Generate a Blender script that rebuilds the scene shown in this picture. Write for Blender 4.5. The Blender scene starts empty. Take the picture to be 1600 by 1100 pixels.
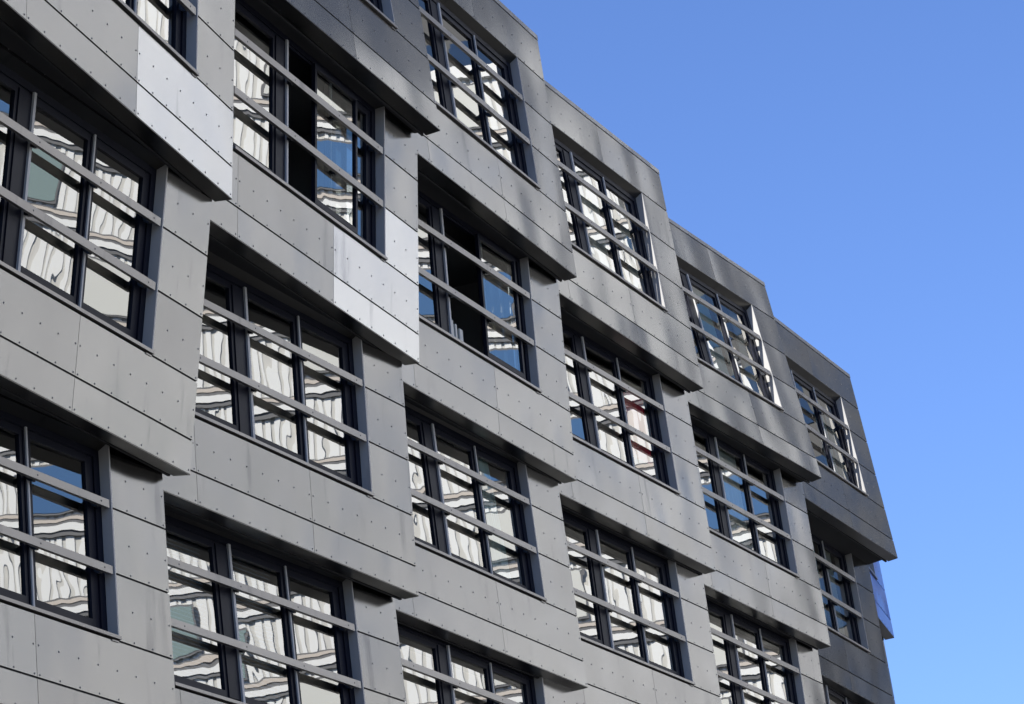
import bpy, bmesh, math, random
from mathutils import Vector, Matrix
random.seed(7)
S = bpy.context.scene
R = math.radians

# ---------------------------------------------------------------- camera
CAMZ = 1.6
PITCH, ROLL, FOC = 0.3353, -0.1041, 5253.2
cam_d = bpy.data.cameras.new("camera"); cam = bpy.data.objects.new("camera", cam_d)
S.collection.objects.link(cam); S.camera = cam
fw = Vector((0, math.cos(PITCH), math.sin(PITCH)))
r0 = Vector((1, 0, 0)); u0 = r0.cross(fw)
rr = r0*math.cos(ROLL) + u0*math.sin(ROLL); uu = -r0*math.sin(ROLL) + u0*math.cos(ROLL)
M = Matrix((rr, uu, -fw)).transposed().to_4x4(); M.translation = (0, 0, CAMZ)
cam.matrix_world = M
cam_d.sensor_width = 36; cam_d.lens = FOC/1600*36
cam_d.clip_start = 0.5; cam_d.clip_end = 6000

# ---------------------------------------------------------------- sky, sun, exposure
SUN_AZ, SUN_EL = 66.5, 38.0      # sun stands at -(cos,sin) of this direction, behind the camera
sdir = Vector((-math.cos(R(SUN_AZ))*math.cos(R(SUN_EL)), -math.sin(R(SUN_AZ))*math.cos(R(SUN_EL)), math.sin(R(SUN_EL))))
W = bpy.data.worlds.new("World"); S.world = W; W.use_nodes = True
wn = W.node_tree; bg = wn.nodes["Background"]
sk = wn.nodes.new("ShaderNodeTexSky"); sk.sky_type = 'NISHITA'; sk.sun_disc = False
sk.sun_elevation = R(SUN_EL); sk.sun_rotation = math.atan2(sdir.x, sdir.y)
sk.air_density = 1.0; sk.dust_density = 0.15; sk.ozone_density = 4.0; sk.altitude = 50
sm = wn.nodes.new("ShaderNodeMix"); sm.data_type = 'RGBA'; sm.blend_type = 'MULTIPLY'; sm.inputs[0].default_value = 1
sm.inputs[7].default_value = (.85, .965, 1.31, 1)
wn.links.new(sk.outputs[0], sm.inputs[6]); wn.links.new(sm.outputs[2], bg.inputs[0]); bg.inputs[1].default_value = 0.073
sl = bpy.data.lights.new("sun", 'SUN'); sl.energy = 5.0; sl.angle = R(0.5); sl.color = (1, 0.98, 0.945)
so = bpy.data.objects.new("sun", sl); S.collection.objects.link(so)
so.rotation_euler = sdir.to_track_quat('Z', 'Y').to_euler(); so.location = (0, 0, 60)
S.view_settings.view_transform = 'Standard'; S.view_settings.look = 'None'
S.view_settings.exposure = 0.95; S.view_settings.gamma = 1
S.render.engine = 'CYCLES'
S.cycles.max_bounces = 8; S.cycles.glossy_bounces = 5; S.cycles.transparent_max_bounces = 12
S.cycles.sample_clamp_indirect = 6

# ---------------------------------------------------------------- materials
def mat(name):
    m = bpy.data.materials.new(name); m.use_nodes = True
    nt = m.node_tree; return m, nt, nt.nodes, nt.links, nt.nodes["Principled BSDF"]
def simple(name, col, rough=.5, metal=0, spec=.5):
    m, nt, N, L, B = mat(name)
    B.inputs["Base Color"].default_value = (*col, 1); B.inputs["Roughness"].default_value = rough
    B.inputs["Metallic"].default_value = metal; B.inputs["Specular IOR Level"].default_value = spec
    return m
def node(N, t, **kw):
    n = N.new(t)
    for k, v in kw.items(): setattr(n, k, v)
    return n
def mth(N, L, op, a, b=None, c=None):
    n = N.new("ShaderNodeMath"); n.operation = op
    for i, v in enumerate((a, b, c)):
        if v is None: continue
        if isinstance(v, (int, float)): n.inputs[i].default_value = v
        else: L.new(v, n.inputs[i])
    return n.outputs[0]

def cladding_mat(name, base, metal=.75, rough=.33, coat=.25, tilt=.02, blue=False):
    m, nt, N, L, B = mat(name)
    geo = N.new("ShaderNodeNewGeometry"); oi = N.new("ShaderNodeObjectInfo"); tc = N.new("ShaderNodeTexCoord")
    seed = mth(N, L, 'MULTIPLY_ADD', oi.outputs["Random"], 31.7, geo.outputs["Random Per Island"])
    wn_ = N.new("ShaderNodeTexWhiteNoise"); wn_.noise_dimensions = '1D'; L.new(seed, wn_.inputs["W"])
    # object space position, shifted per object
    cmb = N.new("ShaderNodeCombineXYZ"); L.new(mth(N, L, 'MULTIPLY', oi.outputs["Random"], 90), cmb.inputs[0])
    L.new(mth(N, L, 'MULTIPLY', wn_.outputs[0], 8), cmb.inputs[1])
    ad = N.new("ShaderNodeVectorMath"); L.new(tc.outputs["Object"], ad.inputs[0]); L.new(cmb.outputs[0], ad.inputs[1])
    P = ad.outputs[0]
    def noise(scale, sc=(1, 1, 1), det=3, ro=.5):
        mp = N.new("ShaderNodeMapping"); mp.inputs["Scale"].default_value = sc; L.new(P, mp.inputs[0])
        n = N.new("ShaderNodeTexNoise"); n.inputs["Scale"].default_value = scale
        n.inputs["Detail"].default_value = det; n.inputs["Roughness"].default_value = ro
        L.new(mp.outputs[0], n.inputs[0]); return n.outputs[0]
    cloud = noise(1.1, (1, 1, .8), 2)
    streak = noise(2.2, (1.6, 1, .22), 4, .6)
    fine = noise(9, (1.5, 1, .12), 3, .6)
    # tone: panel to panel, soft clouding, run-off streaks
    a = mth(N, L, 'MULTIPLY_ADD', wn_.outputs[0], .20, .90)
    b = mth(N, L, 'MULTIPLY_ADD', cloud, .12, .94)
    ramp = N.new("ShaderNodeMapRange"); L.new(streak, ramp.inputs[0])
    ramp.inputs[1].default_value = .60; ramp.inputs[2].default_value = .78; ramp.inputs[3].default_value = 1; ramp.inputs[4].default_value = .58
    c = mth(N, L, 'MULTIPLY_ADD', fine, .04, .98)
    t = mth(N, L, 'MULTIPLY', mth(N, L, 'MULTIPLY', a, b), mth(N, L, 'MULTIPLY', ramp.outputs[0], c))
    mx = N.new("ShaderNodeMix"); mx.data_type = 'RGBA'; mx.blend_type = 'MULTIPLY'; mx.inputs[0].default_value = 1
    mx.inputs[6].default_value = (*base, 1)
    cc = N.new("ShaderNodeCombineColor"); L.new(t, cc.inputs[0]); L.new(t, cc.inputs[1])
    L.new(mth(N, L, 'POWER', t, .92), cc.inputs[2]); L.new(cc.outputs[0], mx.inputs[7])
    L.new(mx.outputs[2], B.inputs["Base Color"])
    L.new(mth(N, L, 'MULTIPLY_ADD', cloud, .10, rough-.05), B.inputs["Roughness"])
    B.inputs["Metallic"].default_value = metal
    B.inputs["Coat Weight"].default_value = coat; B.inputs["Coat Roughness"].default_value = .06
    # sheet metal never lies quite flat: per panel tilt and slow waviness
    sub = N.new("ShaderNodeVectorMath"); sub.operation = 'SUBTRACT'; L.new(wn_.outputs["Color"], sub.inputs[0]); sub.inputs[1].default_value = (.5, .5, .5)
    scl = N.new("ShaderNodeVectorMath"); scl.operation = 'SCALE'; L.new(sub.outputs[0], scl.inputs[0]); scl.inputs[3].default_value = tilt*2
    nn = N.new("ShaderNodeVectorMath"); L.new(geo.outputs["Normal"], nn.inputs[0]); L.new(scl.outputs[0], nn.inputs[1])
    nz = N.new("ShaderNodeVectorMath"); nz.operation = 'NORMALIZE'; L.new(nn.outputs[0], nz.inputs[0])
    bp = N.new("ShaderNodeBump"); bp.inputs["Strength"].default_value = 1; bp.inputs["Distance"].default_value = 1
    wav = noise(.75, (1.25, 1, .8), 0, .4)
    L.new(mth(N, L, 'MULTIPLY', wav, .035), bp.inputs["Height"]); L.new(nz.outputs[0], bp.inputs["Normal"])
    L.new(bp.outputs[0], B.inputs["Normal"]); L.new(bp.outputs[0], B.inputs["Coat Normal"])
    return m

M_CLAD = cladding_mat("grey_metal_cladding", (.238, .232, .222), metal=1.0, rough=.16, coat=.0, tilt=.014)
M_SOFF_SHADE = cladding_mat("soffit_painted_shade", (.075, .072, .066), metal=1.0, rough=.3, coat=.0, tilt=.0)  # darker copy of the cladding; shade under bays and heads put into the colour
M_REVEAL = cladding_mat("grey_metal_reveal", (.32, .31, .295), metal=.0, rough=.4, tilt=.004, coat=.0)
M_SHEEN = cladding_mat("cladding_painted_sheen", (.47, .465, .46), metal=1.0, rough=.19, coat=.0, tilt=.01)  # reflected sheen on the right-hand panels painted in as a lighter base
M_SKY_SHEEN = cladding_mat("cladding_painted_sky_reflection", (.015, .13, .62), metal=.15, rough=.3, coat=.3, tilt=.01)  # grazing reflection of the sky painted in as a blue base
M_RAIL = cladding_mat("grey_metal_rail", (.25, .235, .22), metal=.8, rough=.36, tilt=.0, coat=.1)
M_COPE = cladding_mat("coping_metal", (.22, .22, .225), tilt=.0)
M_GAP = simple("dark_backing", (.012, .012, .014), .8)
M_RIVET = simple("rivet_head", (.10, .10, .10), .5, .0, .5)
M_FRAME = simple("navy_window_frame", (.006, .007, .015), .45, 0, .14)
M_POST = simple("aluminium_cover_strip", (.40, .395, .385), .45, 0)
M_ROOM = simple("room_plaster", (.22, .215, .21), .9)
M_BRACK = simple("dark_bracket", (.03, .032, .036), .35, .5)
M_CURT = simple("cream_curtain", (.72, .70, .64), .9, 0, .1)
M_TEALC = simple("pale_teal_curtain", (.50, .66, .66), .9, 0, .1)
M_RED = simple("red_fabric", (.75, .04, .09), .9, 0, .1)
M_BLIND = simple("blind_slats", (.35, .42, .5), .6, 0, .2)

def glass_mat():
    m = bpy.data.materials.new("coated_window_glass"); m.use_nodes = True
    nt = m.node_tree; N = nt.nodes; L = nt.links; N.clear()
    out = N.new("ShaderNodeOutputMaterial"); mix = N.new("ShaderNodeMixShader")
    tr = N.new("ShaderNodeBsdfTransparent"); tr.inputs[0].default_value = (.72, .80, .80, 1)
    gl = N.new("ShaderNodeBsdfGlossy"); gl.inputs["Roughness"].default_value = .0; gl.inputs[0].default_value = (1, .98, .92, 1)
    fr = N.new("ShaderNodeFresnel"); fr.inputs[0].default_value = 1.5
    fac = mth(N, L, 'MULTIPLY_ADD', fr.outputs[0], .95, .26)
    geo = N.new("ShaderNodeNewGeometry"); oi = N.new("ShaderNodeObjectInfo"); tc = N.new("ShaderNodeTexCoord")
    w = N.new("ShaderNodeTexWhiteNoise"); w.noise_dimensions = '1D'; L.new(mth(N, L, 'MULTIPLY', oi.outputs["Random"], 777), w.inputs["W"])
    sub = N.new("ShaderNodeVectorMath"); sub.operation = 'SUBTRACT'; L.new(w.outputs["Color"], sub.inputs[0]); sub.inputs[1].default_value = (.5, .5, .5)
    scl = N.new("ShaderNodeVectorMath"); scl.operation = 'SCALE'; L.new(sub.outputs[0], scl.inputs[0]); scl.inputs[3].default_value = .016
    nn = N.new("ShaderNodeVectorMath"); L.new(geo.outputs["Normal"], nn.inputs[0]); L.new(scl.outputs[0], nn.inputs[1])
    nz = N.new("ShaderNodeVectorMath"); nz.operation = 'NORMALIZE'; L.new(nn.outputs[0], nz.inputs[0])
    cmb = N.new("ShaderNodeCombineXYZ"); L.new(mth(N, L, 'MULTIPLY', oi.outputs["Random"], 60), cmb.inputs[0])
    ad = N.new("ShaderNodeVectorMath"); L.new(tc.outputs["Object"], ad.inputs[0]); L.new(cmb.outputs[0], ad.inputs[1])
    n1 = N.new("ShaderNodeTexNoise"); n1.inputs["Scale"].default_value = 1.5; n1.inputs["Detail"].default_value = .6; n1.inputs["Distortion"].default_value = .6
    L.new(ad.outputs[0], n1.inputs[0])
    n2 = N.new("ShaderNodeTexNoise"); n2.inputs["Scale"].default_value = 6; n2.inputs["Detail"].default_value = 0
    L.new(ad.outputs[0], n2.inputs[0])
    h = mth(N, L, 'ADD', mth(N, L, 'MULTIPLY', n1.outputs[0], .00068), mth(N, L, 'MULTIPLY', n2.outputs[0], .00003))
    bp = N.new("ShaderNodeBump"); bp.inputs["Strength"].default_value = 1; bp.inputs["Distance"].default_value = 1
    L.new(h, bp.inputs["Height"]); L.new(nz.outputs[0], bp.inputs["Normal"])
    L.new(bp.outputs[0], gl.inputs["Normal"])
    L.new(fac, mix.inputs[0]); L.new(tr.outputs[0], mix.inputs[1]); L.new(gl.outputs[0], mix.inputs[2]); L.new(mix.outputs[0], out.inputs[0])
    return m
M_GLASS = glass_mat()

# ---------------------------------------------------------------- mesh helpers
class MB:
    def __init__(s): s.v = []; s.f = []; s.m = []
    def box(s, x0, x1, y0, y1, z0, z1, mi=0):
        b = len(s.v)
        s.v += [(x, y, z) for z in (z0, z1) for y in (y0, y1) for x in (x0, x1)]
        for q in ((0, 2, 3, 1), (4, 5, 7, 6), (0, 1, 5, 4), (2, 6, 7, 3), (0, 4, 6, 2), (1, 3, 7, 5)):
            s.f.append(tuple(b+i for i in q)); s.m.append(mi)
    def poly(s, pts, mi=0):
        b = len(s.v); s.v += list(pts); s.f.append(tuple(range(b, b+len(pts)))); s.m.append(mi)
    def prism(s, prof, x0, x1, mi=0):      # profile in (y,z), extruded along x
        b = len(s.v); n = len(prof)
        s.v += [(x0, y, z) for y, z in prof] + [(x1, y, z) for y, z in prof]
        s.f.append(tuple(b+i for i in range(n))); s.m.append(mi)
        s.f.append(tuple(b+n+i for i in reversed(range(n)))); s.m.append(mi)
        for i in range(n):
            j = (i+1) % n; s.f.append((b+i, b+n+i, b+n+j, b+j)); s.m.append(mi)
    def dome(s, x, y, z, r, h, mi=0, k=7):
        b = len(s.v)
        s.v += [(x+r*math.cos(6.2832*i/k), y, z+r*math.sin(6.2832*i/k)) for i in range(k)]
        s.v += [(x+r*.6*math.cos(6.2832*i/k), y-h, z+r*.6*math.sin(6.2832*i/k)) for i in range(k)]
        s.f.append(tuple(b+k+i for i in range(k))); s.m.append(mi)
        for i in range(k):
            j = (i+1) % k; s.f.append((b+i, b+j, b+k+j, b+k+i)); s.m.append(mi)
    def mesh(s, name, mats, recalc=True):
        me = bpy.data.meshes.new(name); me.from_pydata(s.v, [], s.f)
        for m in mats: me.materials.append(m)
        for p, mi in zip(me.polygons, s.m): p.material_index = mi
        if not recalc: me.update(); return me
        bm = bmesh.new(); bm.from_mesh(me); bmesh.ops.recalc_face_normals(bm, faces=bm.faces); bm.to_mesh(me); bm.free()
        me.update(); return me
def link(name, me, parent=None):
    o = bpy.data.objects.new(name, me); S.collection.objects.link(o)
    if parent: o.parent = parent
    return o
def tag(o, label=None, cat=None, group=None, kind=None):
    for k, v in (("label", label), ("category", cat), ("group", group), ("kind", kind)):
        if v: o[k] = v
    return o

# ---------------------------------------------------------------- setting: ground and street
g = MB(); g.poly([(-1500, -1500, 0), (1500, -1500, 0), (1500, 1500, 0), (-1500, 1500, 0)])
mg, nt, N, L, B = mat("paving")
tn = N.new("ShaderNodeTexNoise"); tn.inputs["Scale"].default_value = .8; tn.inputs["Detail"].default_value = 6
cr = N.new("ShaderNodeValToRGB"); cr.color_ramp.elements[0].color = (.05, .049, .046, 1); cr.color_ramp.elements[1].color = (.085, .082, .078, 1)
tcg = N.new("ShaderNodeTexCoord"); L.new(tcg.outputs["Object"], tn.inputs[0]); L.new(tn.outputs[0], cr.inputs[0]); L.new(cr.outputs[0], B.inputs["Base Color"]); B.inputs["Roughness"].default_value = .85
tag(link("ground", g.mesh("ground", [mg])), kind="structure")
g = MB()                                   # the street runs along the curved front
d2 = Vector((math.cos(R(69)), math.sin(R(69)), 0)); n2 = Vector((d2.y, -d2.x, 0)); c0 = Vector((10, 40, 0))
def strip(a, b, z, m): g.poly([tuple(c0+d2*s+n2*o+Vector((0, 0, z))) for s, o in ((-120, a), (160, a), (160, b), (-120, b))], m)
strip(2, 10, .004, 0)
mr = simple("asphalt", (.05, .05, .052), .9)
tag(link("road", g.mesh("road", [mr])), kind="structure")

# ---------------------------------------------------------------- the modular block
H = 3.0; Z1 = 16.761 + CAMZ
V1, V2, V3, V4, V5, V6 = .359, 1.004, 1.711, 2.404, 3.103, 3.776
VM = .688; PW = 2.558; PE = .0457; WP = 1.05; XL = -6.45; OL = -5.25; D = .20
# storey, column : x, y, heading, lean of the bay (plumb line leaning out at the top = +)
BAYS = {
 (1, 2): (-.611, 39.305, 70.03, -3.84), (1, 3): (1.037, 45.13, 69.02, -3.01), (1, 4): (2.971, 50.787, 66.58, -4.66),
 (1, 5): (5.158, 56.444, 64.39, -8.84), (1, 6): (6.938, 62.338, 67.08, -6.77), (1, 7): (7.339, 68.686, 76.0, -3.33),
 (2, 1): (-2.827, 33.545, 74.31, 5.29), (2, 2): (-1.16, 39.522, 70.14, 5.01), (2, 3): (.717, 45.209, 67.17, .88),
 (2, 4): (2.814, 50.809, 65.11, -2.54), (2, 5): (4.932, 56.526, 65.29, -2.33), (2, 6): (6.513, 62.514, 67.6, -2.64),
 (3, 1): (-3.499, 33.695, 70.11, 9.19), (3, 2): (-1.431, 39.451, 65.51, 1.17), (3, 3): (.558, 45.098, 65.79, -2.28),
 (3, 4): (2.684, 50.893, 64.87, -1.69), (3, 5): (4.773, 56.742, 65.57, -1.05), (4, 1): (-3.809, 33.64, 65.9, .54),
 (4, 2): (-1.662, 39.477, 64.44, -1.46),
 # bays beside the frame, needed for the shadows they throw and the view from one step aside
 (1, 1): (-2.30, 33.45, 71, -3), (1, 0): (-3.95, 27.62, 72, -3), (2, 0): (-4.0, 27.64, 73, 2), (3, 0): (-5.1, 27.9, 70, 2), (4, 0): (-5.83, 27.97, 67, 0),
 (2, 7): (7.25, 68.75, 74.4, -2.6), (3, 6): (6.42, 62.62, 69.5, -1), (3, 7): (7.2, 68.8, 74.4, -1),
 (4, 3): (.42, 45.12, 65.9, -1), (4, 4): (2.60, 50.9, 65.5, -1), (4, 5): (4.72, 56.74, 66.5, 0), (4, 6): (6.42, 62.62, 69.5, 0),
}
def bay_matrix(k):
    x, y, yaw, lean = BAYS[k]; yaw = R(yaw); lean = R(lean)
    t = Vector((math.cos(yaw), math.sin(yaw), 0)); no = Vector((t.y, -t.x, 0))
    up = Vector((0, 0, math.cos(lean))) + no*math.sin(lean)
    inn = -(no*math.cos(lean) - Vector((0, 0, math.sin(lean))))
    m = Matrix((t, inn, up)).transposed().to_4x4(); m.translation = (x, y, Z1-(k[0]-1)*H); return m

PT = .018                                   # panel thickness
GH = .022; GV = .007                        # joints
def panel(mb, x0, x1, z0, z1, mid=True, mi=0):
    h = GH/2; v = GV/2
    mb.box(x0+v, x1-v, 0, PT, z0+(h if z0 > 0 else 0), z1-h, mi)
    g_ = (PW-2*PE)/7
    # rivets sit on the 1/7 grid counted from the right edge of the full-width panels
    k0 = []
    for base in (0, -PW, -2*PW):
        for i in range(8):
            x = base - PE - i*g_
            if x0+.02 < x < x1-.02 or (x > x1-.06 and x <= x1-.02): k0.append(x)
    for x in k0:
        mb.dome(x, 0, z0+.034, .012, .005, 1)
        if mid: mb.dome(x, 0, (z0+z1)/2+(.006 if z0 > .3 and z1 < 1.1 else 0), .012, .005, 1)
def cladding_mesh(top, painted_sheen=False):
    mb = MB()
    for a, b in ((0, -PW), (-PW, -2*PW), (-2*PW, XL)):
        q = 2 if painted_sheen and a == 0 else 0
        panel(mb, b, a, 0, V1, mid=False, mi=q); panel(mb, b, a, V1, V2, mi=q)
    for z0, z1 in ((V2, V3), (V3, V4), (V4, V5)):
        panel(mb, -WP, 0, z0, z1, mi=2 if painted_sheen == 2 and z0 == V2 else 0); panel(mb, XL, OL, z0, z1)
    if top:
        for a, b in ((0, -PW), (-PW, -2*PW), (-2*PW, XL)): panel(mb, b, a, V5, V6)
    else: panel(mb, XL, 0, V5, V5+.35, mid=False)
    return mb.mesh("cladding", [M_CLAD, M_RIVET, M_SHEEN])
ztop = {True: V6, False: V5+.33}
def backing_mesh(top):
    mb = MB(); e = PT+.002; zt = ztop[top]
    mb.box(XL+.01, -.006, e, D-.004, .008, V2-.004); mb.box(XL+.01, -.006, e, D-.004, V5+.012, zt-.01)
    mb.box(-WP+.022, -.006, e, D-.004, V2-.003, V5+.011); mb.box(XL+.01, OL-.022, e, D-.004, V2-.003, V5+.011)
    mb.box(XL+.01, -.03, D+.02, D+.05, -.02, .92)      # closing wall behind the tray
    return mb.mesh("backing", [M_GAP])
def soffit_mesh():
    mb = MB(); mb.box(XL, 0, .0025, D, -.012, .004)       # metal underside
    mb.box(XL, -.02, D+.03, .85, .05, .07, 2)
    for base in (0, -PW):
        for i in range(8):
            x = base-PE-i*(PW-2*PE)/7
            b = len(mb.v); k = 6
            mb.v += [(x+.011*math.cos(6.2832*j/k), .16+.011*math.sin(6.2832*j/k), -.016) for j in range(k)]
            mb.f.append(tuple(b+j for j in range(k))); mb.m.append(1)
    return mb.mesh("soffit", [M_SOFF_SHADE, M_RIVET, M_GAP])
def end_mesh(top):
    mb = MB(); zs = [.005, V1, V2, V3, V4, V5, ztop[top]]
    for a, b in zip(zs, zs[1:]): mb.box(-.004, 0.0, PT+.004, D-.002, a+.006, b-.006)
    return mb.mesh("end_panel", [M_CLAD])
def coping_mesh():
    mb = MB()
    for a, b in ((XL, -4.404), (-4.396, -1.904), (-1.896, .006)): mb.box(a, b, -.006, .26, V6+.004, V6+.085)
    mb.box(XL+.01, .0, -.002, .25, V6+.008, V6+.080, 2)
    g_ = (PW-2*PE)/7
    for base in (0, -PW):
        for i in range(8): mb.dome(base-PE-i*g_, -.006, V6+.022, .010, .005, 1)
    mb.box(XL, -.02, .262, 3.6, V6-.10, V6-.02, 2)
    return mb.mesh("coping", [M_COPE, M_RIVET, M_GAP])

ZB, ZT = 1.062, 3.0
def frame_mesh(closed_b=True):
    mb = MB(); f0, f1 = .12, .19
    xr = -WP-.004; xl = OL+.004
    # outer frame
    mb.box(xl, xr, f0, f1, ZB, 1.115); mb.box(xl, xr, f0, f1, 2.955, 3.035)
    mb.box(xr-.10, xr, f0, f1, 1.116, 2.954); mb.box(xl, xl+.10, f0, f1, 1.116, 2.954)
    mb.box(xr-.19, xr-.102, f0+.018, f1, 1.116, 2.954)
    # stepped rebates that read as fine lines along head and foot
    mb.box(xl+.102, xr-.192, f0+.012, f1, 1.1165, 1.142); mb.box(xl+.102, xr-.192, f0+.02, f1, 2.925, 2.9545)
    # wide mullion
    mb.box(-3.895, -3.66, f0+.001, f1-.001, 1.143, 2.924)
    # thin mullion between middle and right lights
    mb.box(-2.43, -2.345, f0+.004, f1-.002, 1.143, 2.924)
    return mb.mesh("window", [M_FRAME])
def sash_mesh(x0, x1, y0=.135, y1=.185):
    mb = MB(); w = .052; z0, z1 = 1.1435, 2.9235
    mb.box(x0, x1, y0, y1, z0, z0+.07); mb.box(x0, x1, y0, y1, z1-.055, z1)
    mb.box(x0, x0+w, y0, y1, z0+.0705, z1-.0555); mb.box(x1-w, x1, y0, y1, z0+.0705, z1-.0555)
    return mb.mesh("sash", [M_FRAME])
def pane_mesh(x0, x1, y=.16):
    mb = MB(); w = .045
    mb.poly([(x0+w, y, 1.205), (x1-w, y, 1.205), (x1-w, y, 2.875), (x0+w, y, 2.875)])
    return mb.mesh("glass_pane", [M_GLASS], False)
def reveal_mesh():
    mb = MB()
    t = .003
    mb.box(-WP-.003, -WP+.02, -.002, .118, V2+.058, V5-.0)                                   # right jamb
    mb.box(OL-.02, OL+.003, -.002, .118, V2+.058, V5-.0)
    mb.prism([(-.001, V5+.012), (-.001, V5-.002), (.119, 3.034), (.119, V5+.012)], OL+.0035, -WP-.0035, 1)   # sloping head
    return mb.mesh("reveal", [M_REVEAL, M_SOFF_SHADE])
def sill_mesh():
    mb = MB(); mb.prism([(-.034, 1.014), (-.034, 1.050), (.119, 1.062), (.119, 1.014)], OL+.0, -WP+.012)
    mb.box(-WP-.13, -WP-.005, -.01, .03, .985, 1.0)
    return mb.mesh("sill", [M_RAIL])
def strip_mesh():
    out = []
    for a in ((-3.655, -3.61, .095, .1195, 1.07, 2.96), (-2.405, -2.378, .105, .1235, 1.07, 2.96)):
        mb = MB(); mb.box(*a); out.append(mb.mesh("cover_strip", [M_POST]))
    return out
def rail_mesh(z0):
    mb = MB(); z1 = z0+.085
    mb.prism([(0.0, z0), (0, z1), (.006, z1+.004), (.04, z1+.004), (.045, z1), (.045, z0)], OL+.03, -1.088)
    for xc in (-1.235, -2.388, -3.63, -4.9): mb.dome(xc, 0, z0+.042, .011, .004, 1)
    # curved bracket arms to the frame
    for xc in (-1.235, -2.388, -3.63):
        n = 6; w = .022
        for i in range(n):
            a0 = math.pi/2*i/n; a1 = math.pi/2*(i+1)/n
            pts = []
            for a, dy in ((a0, 0), (a1, 0)):
                pts.append((.045+.082*math.sin(a), z0+.075-.06*(math.cos(a))**1.0 + .0))
            (ya, za), (yb, zb) = pts
            mb.prism([(ya, za-.028), (ya, za+.03), (yb, zb+.03), (yb, zb-.028)], xc-w, xc+w, 1)
    return mb.mesh("guard_rail", [M_RAIL, M_BRACK])
def room_mesh():
    mb = MB(); x0, x1, y0, y1, z0, z1 = -5.8, -.5, .20, 3.1, .62, 3.06
    mb.poly([(x0, y1, z0), (x1, y1, z0), (x1, y1, z1), (x0, y1, z1)]); mb.poly([(x0, y0, z0), (x1, y0, z0), (x1, y1, z0), (x0, y1, z0)])
    mb.poly([(x0, y0, z1), (x1, y0, z1), (x1, y1, z1), (x0, y1, z1)]); mb.poly([(x0, y0, z0), (x0, y1, z0), (x0, y1, z1), (x0, y0, z1)])
    mb.poly([(x1, y0, z0), (x1, y1, z0), (x1, y1, z1), (x1, y0, z1)])
    return mb.mesh("room_lining", [M_ROOM])

ME = dict(clad={t: cladding_mesh(t) for t in (True, False)}, back={t: backing_mesh(t) for t in (True, False)}, end={t: end_mesh(t) for t in (True, False)},
          soffit=soffit_mesh(), cope=coping_mesh(), frame=frame_mesh(), reveal=reveal_mesh(), sill=sill_mesh(), strip=strip_mesh(),
          rail=[rail_mesh(1.695), rail_mesh(2.395)], room=room_mesh(),
          sash=[sash_mesh(-5.14, -3.9), sash_mesh(-3.655, -2.432), sash_mesh(-2.343, -1.243)],
          pane=[pane_mesh(-5.14, -3.9), pane_mesh(-3.655, -2.432), pane_mesh(-2.343, -1.243)],
          osash=sash_mesh(-3.60, -2.377, .062, .112), opane=pane_mesh(-3.60, -2.377, .087))
sheen_clad = {1: cladding_mesh(False, 1), 2: cladding_mesh(False, 2)}
sky_sheen_clad = ME['clad'][True].copy(); sky_sheen_clad.materials[0] = M_SKY_SHEEN

building = bpy.data.objects.new("apartment_building", None); S.collection.objects.link(building)
building.location = (0, 45, 0)
tag(building, "grey metal clad apartment block with staggered tilted bays and railed windows", "building")
BI = Matrix.Translation((0, -45, 0))
OPEN = {(2, 2): .66, (2, 3): 1.02}
for k in sorted(BAYS):
    top = k[0] == 1; mw = bay_matrix(k)
    blue = k == (1, 7)
    c = link("cladding", sky_sheen_clad if blue else sheen_clad[k[1]] if k in ((2, 1), (2, 2)) else ME['clad'][top], building); c.matrix_local = BI @ mw
    if blue: c["label"] = "metal panels at the far end, sky reflection painted in as blue"
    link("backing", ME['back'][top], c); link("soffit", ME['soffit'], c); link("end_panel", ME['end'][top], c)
    if top: link("coping", ME['cope'], c)
    w = link("window", ME['frame'], building); w.matrix_local = BI @ mw
    if k in OPEN: w["label"] = "window with its middle sash slid open"
    for i in range(3):
        if i == 1 and k in OPEN:
            a = link("sash", ME['osash'], w); a.location.x = OPEN[k]; a["label"] = "sash slid open to the right"
            b = link("glass_pane", ME['opane'], w); b.location.x = OPEN[k]
        else:
            link("sash", ME['sash'][i], w); link("glass_pane", ME['pane'][i], w)
    for r_ in ME['rail']: link("guard_rail", r_, w)
    link("sill", ME['sill'], w); link("reveal", ME['reveal'], w); [link("cover_strip", q, w) for q in ME['strip']]
    r_ = link("room_lining", ME['room'], building); r_.matrix_local = BI @ mw

# solid core behind the rooms, down to the ground, and the plain lower storeys
cols = range(0, 8)
def plan(k, u, d):
    m = bay_matrix(k); p = m @ Vector((u, d, 0)); return p
front = [plan((min(r for r in range(1, 5) if (r, c) in BAYS), c), -3, 3.3) for c in cols] + [plan((1, 7), 0, 3.3)]
front = [front[0]+Vector((-2, -5.5, 0))] + front
nb = Vector((-math.sin(R(70)), math.cos(R(70)), 0))
ring = [(p.x, p.y) for p in front] + [(p.x+nb.x*12, p.y+nb.y*12) for p in reversed(front)]
mb = MB(); n = len(ring); zt_ = Z1+3.6
mb.poly([(x, y, zt_) for x, y in ring])
for i in range(n):
    j = (i+1) % n; mb.poly([(*ring[i], -.1), (*ring[j], -.1), (*ring[j], zt_), (*ring[i], zt_)])
core = link("wall", mb.mesh("core_wall", [simple("core_render", (.22, .22, .22), .85)]), building); core.location = (0, -45, 0)
mb = MB(); base = []
for c in range(0, 7):
    k = (4, c); m = bay_matrix(k)
    base.append((m @ Vector((0, .35, 0))).to_2d())
base = [base[0]-Vector((3, 6))] + base + [base[-1]+Vector((1.2, 6.2))]
zb = bay_matrix((4, 1)).translation.z+.15
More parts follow.
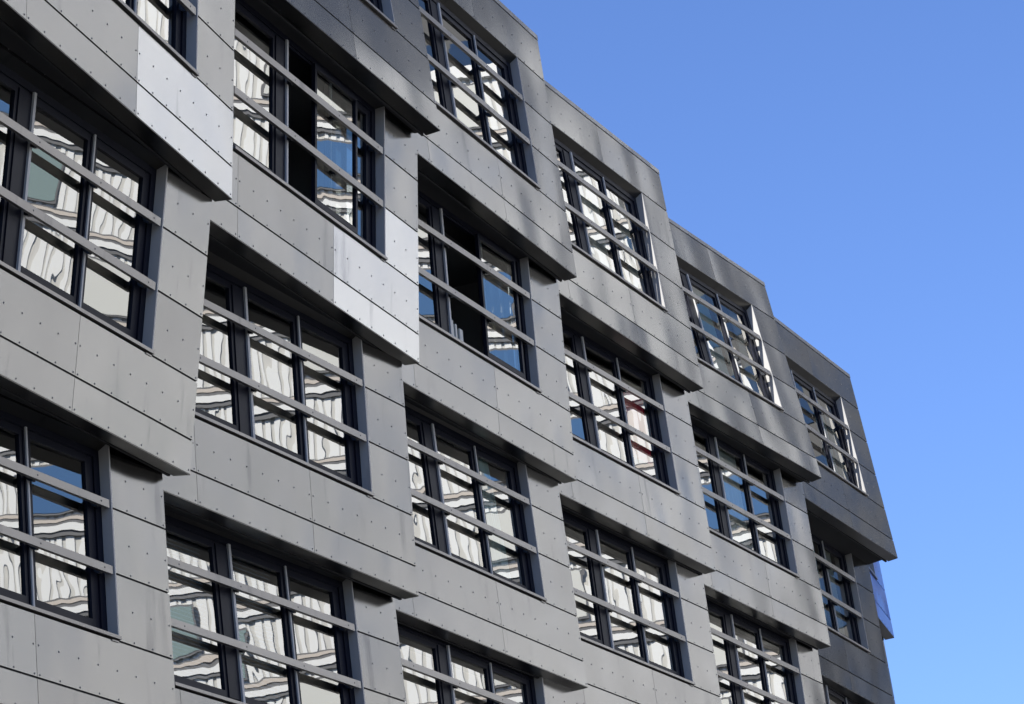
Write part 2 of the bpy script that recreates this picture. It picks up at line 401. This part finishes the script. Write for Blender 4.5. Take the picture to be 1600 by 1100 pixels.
for a, b in zip(base, base[1:]):
    z = 0
    while z < zb-.01:
        z2 = min(z+.72, zb)
        e = Vector((b.y-a.y, a.x-b.x)).normalized()*.02
        mb.poly([(a.x, a.y, z+.012), (b.x, b.y, z+.012), (b.x, b.y, z2-.012), (a.x, a.y, z2-.012)])
        mb.poly([(a.x-e.x, a.y-e.y, z-.012), (b.x-e.x, b.y-e.y, z-.012), (b.x-e.x, b.y-e.y, z2), (a.x-e.x, a.y-e.y, z2)], 1)
        z = z2
bw = link("base_wall", mb.mesh("base_wall", [M_CLAD, M_GAP]), building); bw.location = (0, -45, 0)

# ---------------------------------------------------------------- things hanging in the rooms
def curtain(k, x0, x1, m, label, z0=1.12, z1=2.98, y=.26, waves=9, amp=.035, name="curtain", cat="curtain", lean=0, group=None):
    mb = MB(); n = waves*8; fr_ = []
    for s, off in ((0, 0), (1, .004)):
        for i in range(n+1):
            f = i/n; a = amp*math.sin(f*waves*6.2832) + amp*.5*math.sin(f*waves*2.3+1)
            fr_.append((x0+(x1-x0)*f, y+a+off, z0, f))
    n1 = n+1
    for x, yy, z, f in fr_: mb.v.append((x+lean, yy, z)); mb.v.append((x, yy*.6+y*.4, z1))
    for s in range(2):
        for i in range(n):
            a = (s*n1+i)*2; mb.f.append((a, a+2, a+3, a+1)); mb.m.append(0)
    for i in (0, n):
        a = i*2; b = (n1+i)*2; mb.f.append((a, b, b+1, a+1)); mb.m.append(0)
    o = link(name, mb.mesh(name, [m])); o.matrix_world = bay_matrix(k)
    tag(o, label, cat, group); return o
curtain((1, 4), -1.62, -1.27, M_CURT, "narrow cream strip in place of the mirrored sunlit jamb at the right end of the second top storey window below the roof", waves=3)  # pleated cream sheet added where the lit jamb mirrors in the glass
curtain((1, 4), -3.55, -2.5, M_CURT, "wide cream curtain drawn across the middle light of the second top storey window", waves=8)
curtain((1, 5), -3.5, -2.62, M_TEALC, "pale teal pleated curtain in the middle light of the third top storey window", waves=6, lean=.12)
curtain((1, 5), -2.28, -1.95, M_TEALC, "pale teal curtain gathered beside the thin mullion of the third top storey window", waves=3)
curtain((1, 5), -1.55, -1.27, M_CURT, "cream strip in place of the mirrored sunlit jamb at the right end of the third top storey window", waves=3)  # added strip, stands in for the jamb's bright reflection
curtain((1, 6), -2.2, -1.75, M_TEALC, "pale teal curtain in the right light of the rightmost top storey window", waves=4)
curtain((1, 6), -1.5, -1.25, M_CURT, "cream strip in place of the mirrored sunlit jamb at the right end of the rightmost top storey window", waves=2)  # same added strip for the reflected jamb
curtain((2, 6), -2.15, -1.6, M_CURT, "cream curtain in the right light of the rightmost window below the top storey", waves=4)
curtain((2, 6), -2.85, -2.5, M_TEALC, "narrow pale curtain left of the mullion in the rightmost window below the top storey", waves=3)
curtain((3, 3), -2.2, -1.75, M_TEALC, "pale teal curtain slanting across the right light of the lower middle window", waves=4, lean=.25)
curtain((2, 4), -2.3, -1.4, M_RED, "red blanket hung behind the right light of a window", waves=1, amp=.01, z0=1.45, z1=2.6, y=.205, name="red_blanket", cat="blanket")
curtain((2, 5), -3.4, -2.5, M_CURT, "white curtain in the middle light of the window below the third top storey bay", waves=7)
def blind(k, x0, x1, label):
    mb = MB(); z = 1.2
    while z < 2.95:
        mb.prism([(.27, z), (.272, z), (.31, z+.035), (.308, z+.035)], x0, x1); z += .05
    o = link("venetian_blind", mb.mesh("venetian_blind", [M_BLIND])); o.matrix_world = bay_matrix(k)
    tag(o, label, "blind", "lowered blinds in the bottom window"); return o
blind((4, 2), -3.55, -2.48, "blue grey slatted blind in the middle light of the window cut by the bottom edge")
blind((4, 2), -4.9, -3.98, "blue grey slatted blind in the left light of the window cut by the bottom edge")
mb = MB()
for i, (x, w_) in enumerate(((-3.5, .13), (-3.33, .07), (-3.2, .09), (-3.05, .05), (-2.92, .1))):
    mb.box(x, x+w_, .30, .325, 1.15, 1.62-.03*i)
mb.box(-3.52, -2.8, .326, .34, 1.22, 1.26)
o = link("slatted_screen", mb.mesh("slatted_screen", [M_CURT])); o.matrix_world = bay_matrix((2, 3))
tag(o, "low white slatted screen standing inside the window whose middle sash is fully open", "screen")

# ---------------------------------------------------------------- the tower across the street, seen mirrored in the glass
M_TW = simple("white_ribbed_sheet", (.79, .79, .77), .6, 0, .3)
M_GRV = simple("ribbed_sheet_groove", (.56, .55, .52), .7, 0, .3)
M_TAN = simple("tan_band", (.56, .50, .44), .7)
M_TG = simple("tower_window_glass", (.22, .29, .28), .25, 0, .35)
M_TG2 = simple("tower_blue_glass", (.07, .15, .30), .15, 0, .6)
M_TG3 = simple("tower_drawn_blinds", (.62, .62, .58), .6, 0, .3)
M_TF = simple("tower_window_frame", (.12, .12, .125), .5)
tower = bpy.data.objects.new("office_tower", None); S.collection.objects.link(tower)
tower.location = (62.4, 83, 0)
tn_ = R(222)                                                     # the way its front faces
tower.rotation_euler = (0, 0, tn_+math.pi/2)                      # local -Y faces the block
tag(tower, "white ribbed tower with dark floor bands and teal panes, seen mirrored in the windows", "building")
TW, TH, TD = 25.0, 57.0, 16.0
mb = MB(); x = -TW
while x < TW:
    mb.box(x, x+.22, -.05, .01, 0, TH); x += .36
mb.box(-TW, TW, .0, TD, 0, TH, 1)
link("wall", mb.mesh("tower_wall", [M_TW, M_GRV]), tower)
mb = MB()
for i in range(1, 19):
    z = i*3.0
    mb.box(-TW-.02, TW+.02, -.14, -.0901, z, z+.16, 0)
    mb.box(-TW-.02, TW+.02, -.20, -.0902, z+.165, z+.40, 1)
    mb.box(-TW-.02, TW+.02, -.14, -.0903, z+.405, z+.53, 0)
    mb.box(-TW-.02, TW+.02, -.17, -.0904, z+.535, z+.66, 2)
    mb.box(-TW-.02, TW+.02, -.12, -.0905, z+.665, z+.73, 0)
link("floor_band", mb.mesh("floor_band", [M_TF, M_TW, M_TAN]), tower)
wm = {}
for wv in (1.6, 2.6, 4.4):
    a = MB(); a.box(-wv/2-.08, wv/2+.08, -.17, -.091, .95, 2.85); b = MB(); b.box(-wv/2, wv/2, -.19, -.171, 1.03, 2.77)
    wm[wv] = (a.mesh("tower_window", [M_TF]), [b.mesh("pane", [q]) for q in (M_TG, M_TG2, M_TG3, M_TG2)])
rnd = random.Random(5); cnt = 0
for i in range(4, 19):
    x = -TW+rnd.uniform(2, 6)
    while x < TW-4 and cnt < 96:
        wv = rnd.choice((1.6, 2.6, 4.4, 2.6))
        o = link("window", wm[wv][0], tower); o.location = (x, 0, i*3.0-.10)
        link("pane", rnd.choice(wm[wv][1]), o); cnt += 1
        x += wv+rnd.choice((5.0, 6.5, 8.0))
mb = MB(); mb.box(-TW-.15, TW+.15, -.25, .3, TH+.002, TH+.5); mb.box(-TW-.15, TW+.15, .301, TD, TH+.002, TH+.2)
link("parapet", mb.mesh("parapet", [M_TW]), tower)

# unseen dark block added further along the street; darkens reflections in the right hand bays
M_DW = simple("added_dark_block_wall", (.09, .09, .09), .85); M_DG = simple("dark_block_glass", (.02, .04, .08), .05, 0, 1.0)
dark = bpy.data.objects.new("added_block", None); S.collection.objects.link(dark)
dark.location = (55, 124, 0); dark.rotation_euler = (0, 0, R(232)+math.pi/2)
tag(dark, "unseen dark block added behind the white tower to darken reflections in the right hand bays", "building")
DW_, DH = 26.0, 95.0
mb = MB(); mb.box(-DW_, DW_, 0, 14, 0, DH); link("wall", mb.mesh("dark_wall", [M_DW]), dark)
a = MB(); a.box(-1.1, 1.1, -.05, -.001, .7, 2.6); me_ = a.mesh("dark_window", [M_DG])
for i in range(6, 19):
    for j in range(7):
        o = link("window", me_, dark); o.location = (-DW_+3.5+j*7.4, 0, i*4.2); o.scale = (2.3, 1, 1.35)
mb = MB(); mb.box(-DW_-.1, DW_+.1, -.12, 14, DH+.002, DH+.45); link("parapet", mb.mesh("dark_parapet", [M_DW]), dark)

# unseen pale block added outside the frame to brighten the left hand bays
M_ST = simple("added_pale_block_wall", (.70, .68, .63), .8)
pale = bpy.data.objects.new("added_block", None); S.collection.objects.link(pale)
pale.location = (33, 30, 0); pale.rotation_euler = (0, 0, R(205)+math.pi/2)
tag(pale, "unseen pale block added across the street to brighten the nearest grey panels", "building")
mb = MB(); mb.box(-14, 14, 0, 12, 0, 36); link("wall", mb.mesh("pale_wall", [M_ST]), pale)
for i in range(1, 11):
    for j in range(6):
        o = link("window", me_, pale); o.location = (-11.5+j*4.6, 0, i*3.2)
mb = MB(); mb.box(-14.2, 14.2, -.25, 12, 36.002, 36.5); link("parapet", mb.mesh("pale_parapet", [M_ST]), pale)
